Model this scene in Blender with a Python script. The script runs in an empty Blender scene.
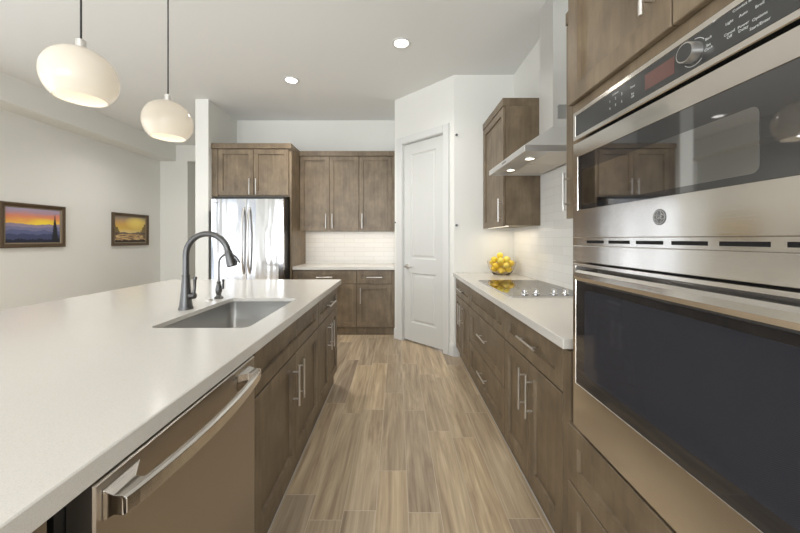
import bpy, bmesh, math, random
from mathutils import Vector, Matrix
random.seed(7)
PI = math.pi
SC = bpy.context.scene
COL = SC.collection

# ------------------------------------------------------------------ camera
cam = bpy.data.cameras.new('camera')
cam.sensor_fit = 'HORIZONTAL'; cam.sensor_width = 36.0
cam.lens = 325.0 / 800.0 * 36.0
cam.shift_x = 3.0 / 800.0
cam.shift_y = -27.5 / 800.0
cam.clip_start = 0.02
cam_o = bpy.data.objects.new('camera', cam); COL.objects.link(cam_o)
cam_o.location = (0, 0, 1.29); cam_o.rotation_euler = (PI / 2, 0, 0)
SC.camera = cam_o

# ------------------------------------------------------------------ world, exposure
SC.view_settings.view_transform = 'Standard'
SC.view_settings.look = 'None'
SC.view_settings.gamma = 1.0
SC.view_settings.use_curve_mapping = False
SC.view_settings.exposure = 0.30
w = bpy.data.worlds.new('world'); SC.world = w; w.use_nodes = True
bg = w.node_tree.nodes['Background']
bg.inputs[0].default_value = (0.80, 0.88, 1.0, 1); bg.inputs[1].default_value = 1.2

# ------------------------------------------------------------------ daylight lamps at guessed windows, added out of view
def area_light(name, loc, target, sx, sy, power, color=(1, 1, 1), spread=PI):
    l = bpy.data.lights.new(name, 'AREA'); l.shape = 'RECTANGLE'
    l.size = sx; l.size_y = sy; l.energy = power; l.color = color; l.spread = spread
    o = bpy.data.objects.new(name, l); COL.objects.link(o); o.location = loc
    d = Vector(target) - Vector(loc)
    o.rotation_euler = d.to_track_quat('-Z', 'Y').to_euler()
    return o
area_light('added_daylight_rear', (-1.6, -4.75, 1.35), (-1.6, 0, 3.6), 4.6, 2.3, 235, (0.92, 0.965, 1.0))
area_light('added_daylight_side', (-4.78, -0.4, 1.35), (0, -0.4, 3.6), 4.4, 2.2, 72, (0.92, 0.965, 1.0))
area_light('added_daylight_east', (1.50, -2.8, 1.35), (-3.5, 0.5, 2.8), 2.6, 2.2, 18, (0.92, 0.965, 1.0))  # fill added to brighten the left wall

def can_or_fill_lamp(x, y, power):
    l = bpy.data.lights.new('can_or_fill_lamp', 'SPOT'); l.energy = power; l.color = (1.0, 0.965, 0.92)
    l.spot_size = 2.5; l.spot_blend = 1.0; l.shadow_soft_size = 0.07
    o = bpy.data.objects.new('can_or_fill_lamp', l); COL.objects.link(o); o.location = (x, y, 3.06)
CANS = [(-1.2, 3.69), (0.04, 2.993), (-3.49, 4.77)]
for (x, y, p_) in ((-1.2, 3.69, 85), (0.04, 2.993, 34), (-3.49, 4.77, 55), (0.04, 0.9, 8), (-1.2, 0.2, 14), (-3.49, 2.2, 55), (-3.49, -0.6, 55), (-0.6, -2.0, 24)):  # entries beyond CANS are guessed lamps, added out of view as fill
    can_or_fill_lamp(x, y, p_)

# ------------------------------------------------------------------ materials
MATS = {}
def srgb(r, g, b):
    f = lambda c: (c / 255 / 12.92) if c / 255 <= 0.04045 else ((c / 255 + 0.055) / 1.055) ** 2.4
    return (f(r), f(g), f(b), 1)
class N:
    def __init__(s, name):
        s.m = bpy.data.materials.new(name); s.m.use_nodes = True
        s.t = s.m.node_tree; s.b = s.t.nodes['Principled BSDF']; s.out = s.t.nodes['Material Output']
    def n(s, kind, **kw):
        x = s.t.nodes.new(kind)
        for k, v in kw.items(): setattr(x, k, v)
        return x
    def l(s, a, b): s.t.links.new(a, b)
    def val(s, sock, v):
        if hasattr(v, 'is_output'): s.l(v, sock)
        else: sock.default_value = v
    def math(s, op, a, b=0.0, c=0.0):
        x = s.n('ShaderNodeMath', operation=op)
        s.val(x.inputs[0], a); s.val(x.inputs[1], b); s.val(x.inputs[2], c)
        return x.outputs[0]
    def mix(s, f, a, b, blend='MIX'):
        x = s.n('ShaderNodeMix', data_type='RGBA', blend_type=blend)
        s.val(x.inputs[0], f); s.val(x.inputs[6], a); s.val(x.inputs[7], b)
        return x.outputs[2]
    def pos(s):
        x = s.n('ShaderNodeNewGeometry'); return x.outputs['Position']
    def sep(s, v):
        x = s.n('ShaderNodeSeparateXYZ'); s.l(v, x.inputs[0]); return x.outputs
    def comb(s, a, b, c):
        x = s.n('ShaderNodeCombineXYZ')
        for i, v in enumerate((a, b, c)): s.val(x.inputs[i], v)
        return x.outputs[0]
    def noise(s, vec, scale, detail=3, rough=0.55, dist=0.0):
        x = s.n('ShaderNodeTexNoise'); s.l(vec, x.inputs['Vector'])
        x.inputs['Scale'].default_value = scale; x.inputs['Detail'].default_value = detail
        x.inputs['Roughness'].default_value = rough; x.inputs['Distortion'].default_value = dist
        return x.outputs[0]
    def ramp(s, f, stops):
        x = s.n('ShaderNodeValToRGB'); s.l(f, x.inputs[0]); e = x.color_ramp.elements
        while len(e) < len(stops): e.new(0.5)
        for i, (p, c) in enumerate(stops): e[i].position = p; e[i].color = c
        return x.outputs[0]
    def bump(s, h, strength, dist=0.002):
        x = s.n('ShaderNodeBump'); s.l(h, x.inputs['Height'])
        x.inputs['Strength'].default_value = strength; x.inputs['Distance'].default_value = dist
        s.l(x.outputs[0], s.b.inputs['Normal'])
    def p(s, **kw):
        for k, v in kw.items(): s.val(s.b.inputs[k.replace('_', ' ')], v)
        return s

def simple(name, col, rough=0.5, metal=0.0, **kw):
    a = N(name); a.p(Base_Color=col, Roughness=rough, Metallic=metal, **kw); MATS[name] = a.m; return a
def paint(name, col, rough=0.85):
    a = simple(name, col, rough)
    a.bump(a.noise(a.pos(), 160, 2), 0.05, 0.0015)
paint('wall_paint', srgb(230, 229, 223))
paint('ceiling_paint', srgb(233, 233, 231))
simple('trim_paint', srgb(218, 218, 215), 0.35)
simple('door_paint', srgb(212, 212, 208), 0.4)

def wood(name, dark, mid, light, rough=0.42):
    a = N(name)
    r = a.n('ShaderNodeObjectInfo').outputs['Random']
    s = a.sep(a.pos())
    off = a.math('MULTIPLY', r, 37.0)
    grain = a.comb(a.math('MULTIPLY', s[0], 26), a.math('MULTIPLY', s[1], 26), a.math('MULTIPLY_ADD', s[2], 2.2, off))
    g = a.noise(grain, 1.0, 5, 0.6, 0.4)
    blot = a.noise(a.comb(s[0], s[1], a.math('MULTIPLY_ADD', s[2], 0.8, off)), 6.0, 3, 0.6)
    f = a.math('ADD', a.math('MULTIPLY', g, 0.42), a.math('MULTIPLY', blot, 0.58))
    c = a.ramp(f, [(0.30, dark), (0.5, mid), (0.72, light)])
    a.p(Base_Color=c, Roughness=rough)
    a.bump(g, 0.06, 0.001)
    MATS[name] = a.m
wood('cabinet_wood', srgb(92, 78, 61), srgb(119, 103, 82), srgb(144, 128, 104))
wood('cabinet_inside', srgb(150, 120, 84), srgb(178, 146, 106), srgb(196, 165, 124))

def floor_mat():
    a = N('floor_planks'); s = a.sep(a.pos())
    br = a.n('ShaderNodeTexBrick'); br.offset = 0.0; br.offset_frequency = 2
    xr = a.math('ADD', s[0], 10.045)
    wn = a.n('ShaderNodeTexWhiteNoise', noise_dimensions='1D'); a.l(a.math('FLOOR', a.math('DIVIDE', xr, 0.153)), wn.inputs['W'])
    a.l(a.comb(a.math('ADD', a.math('MULTIPLY_ADD', wn.outputs['Value'], 0.915, 10.31), s[1]), xr, 0.0), br.inputs['Vector'])
    for k, v in dict(Scale=1.0, Bias=0.0).items(): br.inputs[k].default_value = v
    br.inputs['Mortar Size'].default_value = 0.0017; br.inputs['Mortar Smooth'].default_value = 0.2
    br.inputs['Brick Width'].default_value = 0.915; br.inputs['Row Height'].default_value = 0.153
    br.inputs['Color1'].default_value = (0, 0, 0, 1); br.inputs['Color2'].default_value = (1, 1, 1, 1)
    br.inputs['Mortar'].default_value = (0.5, 0.5, 0.5, 1)
    bw = a.n('ShaderNodeRGBToBW'); a.l(br.outputs['Color'], bw.inputs[0]); rnd = bw.outputs[0]
    sh = a.math('MULTIPLY', rnd, 71.0)
    gv = a.comb(a.math('MULTIPLY_ADD', s[0], 9.0, sh), a.math('MULTIPLY', s[1], 0.95), sh)
    big = a.noise(gv, 1.0, 4, 0.58, 1.6)
    fv = a.comb(a.math('MULTIPLY_ADD', s[0], 55.0, sh), a.math('MULTIPLY', s[1], 2.0), sh)
    fine = a.noise(fv, 1.0, 4, 0.6, 0.3)
    f = a.math('ADD', a.math('MULTIPLY', big, 0.62), a.math('MULTIPLY', fine, 0.38))
    c = a.ramp(f, [(0.26, srgb(122, 104, 85)), (0.42, srgb(167, 148, 124)), (0.55, srgb(192, 174, 147)), (0.72, srgb(222, 206, 178))])
    tint = a.ramp(rnd, [(0.0, (0.74, 0.73, 0.75, 1)), (0.35, (0.90, 0.89, 0.89, 1)), (0.7, (1.04, 1.02, 0.98, 1)), (1.0, (1.18, 1.15, 1.08, 1))])
    c = a.mix(1.0, c, tint, 'MULTIPLY')
    c = a.mix(a.math('MULTIPLY', br.outputs['Fac'], 0.9), c, srgb(204, 191, 170))
    a.p(Base_Color=c, Roughness=a.math('MULTIPLY_ADD', fine, 0.15, 0.30))
    a.bump(a.math('SUBTRACT', a.math('MULTIPLY', fine, 0.15), br.outputs['Fac']), 0.25, 0.002)
    MATS['floor_planks'] = a.m
floor_mat()

def tile(name, horiz):
    a = N(name); s = a.sep(a.pos())
    br = a.n('ShaderNodeTexBrick'); br.offset = 0.5
    a.l(a.comb(a.math('ADD', s[horiz], 20.0), a.math('ADD', s[2], 10.0), 0.0), br.inputs['Vector'])
    br.inputs['Scale'].default_value = 1.0
    br.inputs['Mortar Size'].default_value = 0.0016; br.inputs['Mortar Smooth'].default_value = 0.3
    br.inputs['Brick Width'].default_value = 0.30; br.inputs['Row Height'].default_value = 0.0685
    br.inputs['Color1'].default_value = srgb(238, 237, 233); br.inputs['Color2'].default_value = srgb(231, 230, 226)
    br.inputs['Mortar'].default_value = srgb(205, 203, 198)
    wav = a.noise(a.pos(), 14, 2)
    a.p(Base_Color=br.outputs['Color'], Roughness=a.math('MULTIPLY_ADD', br.outputs['Fac'], 0.4, 0.30 if horiz == 0 else 0.16))
    a.bump(a.math('SUBTRACT', a.math('MULTIPLY', wav, 0.35), br.outputs['Fac']), 0.35, 0.003)
    MATS[name] = a.m
tile('tile_back', 0); tile('tile_right', 1)

def quartz():
    a = N('quartz')
    f = a.noise(a.pos(), 520, 2, 0.7)
    c = a.ramp(f, [(0.33, srgb(204, 200, 192)), (0.45, srgb(214, 210, 203)), (0.7, srgb(218, 215, 208))])
    a.p(Base_Color=c, Roughness=0.16)
    MATS['quartz'] = a.m
quartz()

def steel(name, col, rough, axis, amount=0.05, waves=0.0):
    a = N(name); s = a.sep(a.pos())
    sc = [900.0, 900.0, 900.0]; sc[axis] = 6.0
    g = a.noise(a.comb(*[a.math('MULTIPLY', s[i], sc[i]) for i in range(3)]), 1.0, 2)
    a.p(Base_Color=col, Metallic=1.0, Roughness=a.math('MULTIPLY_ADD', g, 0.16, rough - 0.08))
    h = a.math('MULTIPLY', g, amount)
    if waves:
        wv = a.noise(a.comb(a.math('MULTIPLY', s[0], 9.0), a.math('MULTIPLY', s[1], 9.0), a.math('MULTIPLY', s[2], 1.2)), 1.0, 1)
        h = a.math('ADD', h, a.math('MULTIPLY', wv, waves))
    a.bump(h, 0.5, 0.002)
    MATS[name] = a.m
steel('steel_oven', (0.75, 0.72, 0.68, 1), 0.15, 1, 0.012, 0.8)
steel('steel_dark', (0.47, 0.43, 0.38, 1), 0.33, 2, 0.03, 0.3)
steel('steel_fridge', (0.50, 0.50, 0.51, 1), 0.13, 2, 0.01, 6.0)
steel('steel_hood', (0.74, 0.735, 0.72, 1), 0.40, 1, 0.02)
simple('steel_sink', (0.46, 0.45, 0.43, 1), 0.30, 1.0)
MATS['steel_hood'].node_tree.nodes['Principled BSDF'].inputs['Metallic'].default_value = 0.8
simple('nickel', (0.76, 0.74, 0.71, 1), 0.30, 1.0)
simple('chrome', (0.82, 0.82, 0.82, 1), 0.07, 1.0)
simple('gunmetal', (0.115, 0.113, 0.112, 1), 0.34, 0.85)
simple('black_plastic', srgb(20, 20, 20), 0.45)
simple('black_metal', srgb(34, 34, 35), 0.4, 0.3)
simple('cooktop_glass', srgb(40, 38, 36), 0.03, 0.0, Specular_IOR_Level=1.0, IOR=2.2)
simple('oven_glass', srgb(40, 40, 42), 0.03, 0.0, IOR=2.15)
simple('oven_window', srgb(22, 22, 24), 0.03, 0.0, IOR=4.0)
def screen():
    a = N('oven_screen'); s_ = a.sep(a.pos())
    dx = a.math('SINE', a.math('MULTIPLY', s_[1], 2200.0)); dz = a.math('SINE', a.math('MULTIPLY', s_[2], 2200.0))
    f = a.math('GREATER_THAN', a.math('MULTIPLY', dx, dz), 0.25)
    a.p(Base_Color=a.mix(f, srgb(48, 49, 54), srgb(62, 63, 69)), Roughness=0.06, IOR=1.6)
    MATS['oven_screen'] = a.m
screen()
simple('panel_glass', srgb(62, 62, 61), 0.16)
simple('display_red', srgb(104, 76, 70), 0.15)
simple('print_white', srgb(200, 200, 198), 0.5)
simple('print_grey', srgb(120, 122, 124), 0.35, 0.6)
simple('filter_mesh', srgb(226, 219, 208), 0.45, 0.15)
simple('shadow_gap', srgb(14, 12, 11), 0.9)
simple('cord_black', srgb(40, 40, 42), 0.6)
simple('caulk', srgb(210, 206, 200), 0.6)
simple('picture_frame', srgb(96, 80, 62), 0.35, 0.45)
simple('picture_frame_side', srgb(150, 104, 48), 0.5)
simple('frame_liner', srgb(142, 128, 106), 0.4, 0.4)

def glow(name, col, strength):
    a = N(name); a.p(Base_Color=(0.9, 0.9, 0.88, 1), Roughness=0.4, Emission_Color=col, Emission_Strength=strength); MATS[name] = a.m
glow('lens_glow', (1, 0.96, 0.90, 1), 4.0)
glow('hood_lamp', (1, 0.90, 0.72, 1), 3.0)
glow('led_strip', (1, 0.88, 0.70, 1), 0.9)
glow('bulb_glow', (1, 0.92, 0.78, 1), 1.2)

def opal():
    a = N('opal_glass')
    a.p(Base_Color=srgb(219, 212, 199), Roughness=0.12, Emission_Color=(1.0, 0.90, 0.76, 1), Emission_Strength=0.06)
    a.b.inputs['Subsurface Weight'].default_value = 0.0
    tr = a.n('ShaderNodeBsdfTranslucent'); tr.inputs[0].default_value = (0.95, 0.93, 0.89, 1)
    mx = a.n('ShaderNodeMixShader'); mx.inputs[0].default_value = 0.30
    a.l(a.b.outputs[0], mx.inputs[1]); a.l(tr.outputs[0], mx.inputs[2]); a.l(mx.outputs[0], a.out.inputs[0])
    MATS['opal_glass'] = a.m
opal()
def glass():
    a = N('bowl_glass')
    a.p(Base_Color=(1.0, 0.93, 0.84, 1), Roughness=0.02, IOR=1.2, Transmission_Weight=1.0)
    MATS['bowl_glass'] = a.m
glass()
def lemon():
    a = N('lemon_skin')
    r = a.n('ShaderNodeObjectInfo').outputs['Random']
    c = a.ramp(r, [(0.0, srgb(236, 204, 52)), (0.5, srgb(242, 216, 78)), (1.0, srgb(240, 224, 112))])
    a.p(Base_Color=c, Roughness=0.42)
    a.bump(a.noise(a.pos(), 420, 2), 0.25, 0.001)
    MATS['lemon_skin'] = a.m
lemon()

# paintings: u runs along the picture 0..1, v up 0..1 (from generated coordinates)
def painting(name, first):
    a = N(name)
    tc = a.n('ShaderNodeTexCoord'); g = a.sep(tc.outputs['Generated'])
    u = g[1]; v = g[2]
    sm = a.noise(a.comb(a.math('MULTIPLY', u, 3.5), a.math('MULTIPLY', v, 14.0), 0.3 if first else 7.7), 1.0, 4, 0.6)
    vv = a.math('ADD', v, a.math('MULTIPLY', a.math('SUBTRACT', sm, 0.5), 0.22))
    def layer(base, x0, freq, amp, col, low):
        n = a.noise(a.comb(a.math('MULTIPLY', u, freq), x0, 0.0), 1.0, 4, 0.55)
        edge = a.math('MULTIPLY_ADD', a.math('SUBTRACT', n, 0.5), amp, low)
        return a.mix(a.math('LESS_THAN', v, edge), base, col)
    if first:
        c = a.ramp(vv, [(0.50, srgb(250, 205, 90)), (0.66, srgb(238, 168, 92)), (0.78, srgb(226, 140, 110)), (0.9, srgb(180, 150, 165)), (1.0, srgb(170, 160, 185))])
        d = a.math('ADD', a.math('POWER', a.math('MULTIPLY', a.math('SUBTRACT', u, 0.68), 3.0), 2.0), a.math('POWER', a.math('MULTIPLY', a.math('SUBTRACT', v, 0.58), 6.0), 2.0))
        sun = a.math('MAXIMUM', a.math('SUBTRACT', 1.0, d), 0.0)
        c = a.mix(sun, c, srgb(255, 222, 70))
        c = layer(c, 1.3, 2.2, 0.22, srgb(150, 138, 160), 0.55)
        c = layer(c, 4.9, 2.8, 0.25, srgb(122, 122, 156), 0.46)
        c = layer(c, 8.1, 3.2, 0.28, srgb(96, 102, 140), 0.36)
        c = layer(c, 2.6, 4.2, 0.26, srgb(70, 76, 110), 0.25)
        c = layer(c, 6.2, 12.0, 0.22, srgb(38, 42, 60), 0.10)
        jag = a.noise(a.comb(a.math('MULTIPLY', u, 50.0), a.math('MULTIPLY', v, 50.0), 0.0), 1.0, 2)
        half = a.math('MULTIPLY', a.math('MULTIPLY', a.math('SUBTRACT', 0.90, v), 0.085), a.math('MULTIPLY', jag, 2.0))
        tree = a.math('LESS_THAN', a.math('ABSOLUTE', a.math('SUBTRACT', u, 0.90)), half)
        c = a.mix(tree, c, srgb(40, 40, 48))
    else:
        c = a.ramp(vv, [(0.40, srgb(232, 205, 140)), (0.55, srgb(226, 190, 90)), (0.70, srgb(222, 176, 96)), (0.84, srgb(196, 160, 120)), (1.0, srgb(140, 130, 120))])
        d = a.math('ADD', a.math('POWER', a.math('MULTIPLY', a.math('SUBTRACT', u, 0.70), 2.4), 2.0), a.math('POWER', a.math('MULTIPLY', a.math('SUBTRACT', v, 0.78), 3.5), 2.0))
        c = a.mix(a.math('MAXIMUM', a.math('SUBTRACT', 1.0, d), 0.0), c, srgb(248, 222, 120))
        c = layer(c, 3.3, 5.0, 0.16, srgb(120, 104, 92), 0.38)
        wat = a.noise(a.comb(a.math('MULTIPLY', u, 5.0), a.math('MULTIPLY', v, 22.0), 2.0), 1.0, 3)
        wc = a.ramp(wat, [(0.38, srgb(112, 90, 74)), (0.5, srgb(186, 150, 104)), (0.66, srgb(232, 206, 150))])
        c = a.mix(a.math('LESS_THAN', v, 0.32), c, wc)
        n1 = a.noise(a.comb(a.math('MULTIPLY', u, 9.0), a.math('MULTIPLY', v, 9.0), 5.0), 1.0, 4, 0.7)
        side = a.math('ABSOLUTE', a.math('SUBTRACT', u, 0.48))
        dark = a.math('GREATER_THAN', a.math('ADD', a.math('MULTIPLY', n1, 0.42), a.math('SUBTRACT', side, a.math('MULTIPLY', a.math('ABSOLUTE', a.math('SUBTRACT', v, 0.42)), 0.62))), 0.53)
        c = a.mix(a.math('MULTIPLY', dark, 0.8), c, srgb(80, 66, 56))
        c = layer(c, 9.9, 8.0, 0.2, srgb(52, 42, 38), 0.08)
    a.p(Base_Color=c, Roughness=0.55)
    a.bump(a.noise(tc.outputs['Generated'], 60, 3), 0.2, 0.002)
    MATS[name] = a.m
painting('canvas_mountains', True); painting('canvas_lake', False)

# ------------------------------------------------------------------ mesh building
ORG = {}
def org(o): return ORG.get(o.name, Vector((0, 0, 0))) if o else Vector((0, 0, 0))
IDENT = Matrix.Identity(4)
def frame(origin, U):
    U = Vector(U).normalized(); Z = Vector((0, 0, 1)); Nn = U.cross(Z)
    M = Matrix.Identity(4)
    for i in range(3): M[i][0] = U[i]; M[i][1] = Z[i]; M[i][2] = Nn[i]; M[i][3] = origin[i]
    return M

class B:
    def __init__(s, M=None): s.bm = bmesh.new(); s.M = M or IDENT; s.smooth = []
    def v(s, p): return s.bm.verts.new(s.M @ Vector(p))
    def face(s, vs, smooth=False):
        try: f = s.bm.faces.new(vs); f.smooth = smooth; return f
        except ValueError: return None
    def loft(s, loops, cap0=True, cap1=True, smooth=False, closed=True):
        rows = [[s.v(p) for p in l] for l in loops]
        n = len(rows[0])
        for a, b in zip(rows, rows[1:]):
            for i in range(n if closed else n - 1):
                j = (i + 1) % n
                s.face([a[i], a[j], b[j], b[i]], smooth)
        if cap0: s.face(list(reversed(rows[0])))
        if cap1: s.face(rows[-1])
        return s
    def box(s, x0, x1, y0, y1, z0, z1, b=0.0):
        if b <= 0:
            return s.loft([[(x0, y0, z), (x1, y0, z), (x1, y1, z), (x0, y1, z)] for z in (z0, z1)])
        def L(i, z): return [(x0 + i, y0 + i, z), (x1 - i, y0 + i, z), (x1 - i, y1 - i, z), (x0 + i, y1 - i, z)]
        return s.loft([L(b, z0), L(0, z0 + b), L(0, z1 - b), L(b, z1)])
    def rect_loft(s, u0, u1, v0, v1, prof, smooth=False):
        # prof: (inset, w) loops outwards from the back; last one is capped
        def L(i, w): return [(u0 + i, v0 + i, w), (u1 - i, v0 + i, w), (u1 - i, v1 - i, w), (u0 + i, v1 - i, w)]
        return s.loft([L(i, w) for i, w in prof])
    def cyl(s, p0, p1, r, seg=16, r1=None, cap=True):
        p0 = Vector(p0); p1 = Vector(p1); r1 = r if r1 is None else r1
        d = (p1 - p0).normalized(); a = d.orthogonal().normalized(); c = d.cross(a)
        L = lambda p, rr: [p + a * (rr * math.cos(2 * PI * i / seg)) + c * (rr * math.sin(2 * PI * i / seg)) for i in range(seg)]
        rows = [[s.v(q) for q in L(p0, r)], [s.v(q) for q in L(p1, r1)]]
        for i in range(seg):
            j = (i + 1) % seg; s.face([rows[0][i], rows[0][j], rows[1][j], rows[1][i]], True)
        if cap: s.face(list(reversed(rows[0]))); s.face(rows[1])
        return s
    def tube(s, pts, r, seg=12):
        pts = [Vector(p) for p in pts]; n = len(pts)
        rr = r if isinstance(r, (list, tuple)) else [r] * n
        T = [(pts[min(i + 1, n - 1)] - pts[max(i - 1, 0)]).normalized() for i in range(n)]
        a = T[0].orthogonal().normalized(); loops = []
        for i in range(n):
            a = (a - T[i] * a.dot(T[i])).normalized(); c = T[i].cross(a)
            loops.append([pts[i] + (a * math.cos(2 * PI * k / seg) + c * math.sin(2 * PI * k / seg)) * rr[i] for k in range(seg)])
        return s.loft(loops, smooth=True)
    def lathe(s, prof, c=(0, 0, 0), seg=32, axis='Z', closed=False):
        # prof: (radius, height); axis Z up
        loops = []
        for r, h in prof:
            loops.append([(c[0] + r * math.cos(2 * PI * k / seg), c[1] + r * math.sin(2 * PI * k / seg), c[2] + h) for k in range(seg)])
        if closed: loops.append(loops[0])
        return s.loft(loops, cap0=not closed, cap1=not closed, smooth=True)
    def prism(s, poly, z0, z1):
        return s.loft([[(x, y, z0) for x, y in poly], [(x, y, z1) for x, y in poly]])
    def build(s, name, mat, parent=None, kind=None, bevel=0.0, seg=2, angle=0.6, auto=True):
        bmesh.ops.remove_doubles(s.bm, verts=s.bm.verts, dist=1e-6)
        bmesh.ops.recalc_face_normals(s.bm, faces=s.bm.faces)
        me = bpy.data.meshes.new(name)
        if parent is None:
            lo = [min(v.co[i] for v in s.bm.verts) for i in range(3)]; hi = [max(v.co[i] for v in s.bm.verts) for i in range(3)]
            o0 = Vector(((lo[0] + hi[0]) / 2, (lo[1] + hi[1]) / 2, lo[2]))
        else: o0 = org(parent)
        for v in s.bm.verts: v.co -= o0
        if auto:
            for e in s.bm.edges:
                if len(e.link_faces) == 2 and e.calc_face_angle(0) > angle: e.smooth = False
        s.bm.to_mesh(me); s.bm.free()
        me.materials.append(MATS[mat] if isinstance(mat, str) else mat)
        o = bpy.data.objects.new(name, me); COL.objects.link(o)
        if parent is None: o.location = o0
        else: o.parent = parent
        ORG[o.name] = o0
        if kind: o['kind'] = kind
        if bevel:
            m = o.modifiers.new('bevel', 'BEVEL'); m.width = bevel; m.segments = seg; m.limit_method = 'ANGLE'; m.angle_limit = 0.7
        return o

def tag(o, label, cat, group=None):
    o['label'] = label; o['category'] = cat
    if group: o['group'] = group
    return o
def thing(name, loc, label, cat, group=None):
    o = bpy.data.objects.new(name, None); COL.objects.link(o); o.location = loc; o.empty_display_size = 0.05
    ORG[o.name] = Vector(loc)
    return tag(o, label, cat, group)
def S(name, b, mat, **kw): return b.build(name, mat, None, kind='structure', **kw)

def rrect(x0, x1, y0, y1, r, seg=6):
    pts = []
    for cx, cy, a0 in ((x1 - r, y0 + r, -PI / 2), (x1 - r, y1 - r, 0), (x0 + r, y1 - r, PI / 2), (x0 + r, y0 + r, PI)):
        for k in range(seg + 1):
            a = a0 + PI / 2 * k / seg; pts.append((cx + r * math.cos(a), cy + r * math.sin(a)))
    return pts

# ------------------------------------------------------------------ the room
H = 3.095
WR = 1.285           # right wall
YB = 4.95            # kitchen back wall
YP = 3.576           # pantry wall facing the camera
PL = Vector((-0.03, 4.236, 0)); PR = Vector((0.63, 3.576, 0))
WL = -4.56; YD = 6.26; YR = -4.6
S('floor', B().box(WL - .2, WR + .2, YR - .2, 8.2, -0.12, 0), 'floor_planks')
S('ceiling', B().box(WL - .2, WR + .2, YR - .2, 8.2, H, H + 0.12), 'ceiling_paint')
S('wall_right', B().box(WR, WR + .15, -1.5, YP + 1.6, 0, H).box(WR, WR + .15, YR, -4.1, 0, H).box(WR, WR + .15, -4.1, -1.5, 0, .2).box(WR, WR + .15, -4.1, -1.5, 2.5, H), 'wall_paint')
b = B()
for y in (-4.1, -2.84, -1.58): b.box(WR + .05, WR + .10, y, y + .08, 0.2, 2.5)
b.box(WR + .05, WR + .10, -4.1, -1.5, 0.2, 0.26).box(WR + .05, WR + .10, -4.1, -1.5, 2.44, 2.5)
S('added_window_3', b, 'trim_paint')  # guessed window, added so light reaches the left wall
S('wall_back', B().box(-2.6, 0.6, YB, YB + .15, 0, H), 'wall_paint')
S('wall_pantry', B().box(PR.x, WR, YP, YP + .12, 0, H), 'wall_paint')
S('wall_recess', B().box(PL.x, PL.x + .12, PL.y + .05, YB, 0, H), 'wall_paint')
# wall column left of the refrigerator
S('wall_column', B().box(-2.606, -2.437, 4.20, YB, 0, H), 'wall_paint')
S('wall_left', B().box(WL - .15, WL, 2.2, YD, 0, H).box(WL - .15, WL, YR, -2.8, 0, H).box(WL - .15, WL, -2.8, 2.2, 0, 0.1).box(WL - .15, WL, -2.8, 2.2, 2.55, H).box(WL - .15, WL, -1.5, -.9, .1, 2.55).box(WL - .15, WL, .3, .9, .1, 2.55), 'wall_paint')  # piers between the openings added to band the refrigerator's reflection
S('wall_dining', B().box(WL, -4.035, YD, YD + .15, 0, 2.788).box(WL, -2.6, YD, YD + .15, 2.788, H), 'wall_paint')
S('wall_hall', B().box(WL, -1.4, 7.6, 7.75, 0, H).box(-4.11, -4.035, YD + .15, 7.6, 0, H).box(-2.6, -2.45, YB + .15, 7.6, 0, H), 'wall_paint')
S('ceiling_beam', B().box(WL, -4.257, -1.0, YD, 2.788, H), 'wall_paint')
# rear wall with guessed wide opening, added as a daylight source
S('wall_rear', B().box(WL, -3.9, YR - .1, YR, 0, H).box(0.7, WR, YR - .1, YR, 0, H).box(-3.9, 0.7, YR - .1, YR, 2.5, H).box(-3.9, 0.7, YR - .1, YR, 0, 0.2), 'wall_paint')
b = B()
for x in (-3.9, -2.4, -0.9, 0.62): b.box(x, x + .08, YR - .07, YR - .02, 0.2, 2.5)
b.box(-3.9, 0.7, YR - .07, YR - .02, 0.2, 0.26).box(-3.9, 0.7, YR - .07, YR - .02, 2.44, 2.5)
S('added_window_1', b, 'trim_paint')
b = B()
for y in (-2.8, -1.58, -.9, .22, .9, 2.12): b.box(WL - .1, WL - .05, y, y + .08, 0.1, 2.55)
b.box(WL - .1, WL - .05, -2.8, 2.2, 0.1, 0.16).box(WL - .1, WL - .05, -2.8, 2.2, 2.49, 2.55)
S('added_window_2', b, 'trim_paint')  # guessed side windows, added out of view as a daylight source

# angled pantry wall with its door
FP = frame(PL, (1, -1, 0)); WLEN = (PR - PL).length
a0, a1 = 0.106 * 1.4142, 0.5516 * 1.4142      # door edges along the wall
DT = 2.485
b = B(FP)
b.box(0, a0 - .012, 0, H, -.10, 0); b.box(a1 + .012, WLEN, 0, H, -.10, 0); b.box(a0 - .012, a1 + .012, DT + .012, H, -.10, 0)
S('wall_angled', b, 'wall_paint')
b = B(FP)      # casing
def casing(u0, u1, v0, v1): b.rect_loft(u0, u1, v0, v1, [(0, 0.0005), (0, .012), (.004, .018)])
casing(a0 - .105, a0 - .006, 0, DT + .095); casing(a1 + .006, a1 + .09, 0, DT + .095); casing(a0 - .006, a1 + .006, DT + .006, DT + .095)
b.box(a0 - .012, a0 - .002, 0, DT + .01, -.10, 0.0005).box(a1 + .002, a1 + .012, 0, DT + .01, -.10, 0.0005).box(a0 - .012, a1 + .012, DT + .002, DT + .012, -.10, 0.0005)
S('trim_1', b, 'trim_paint')
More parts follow.
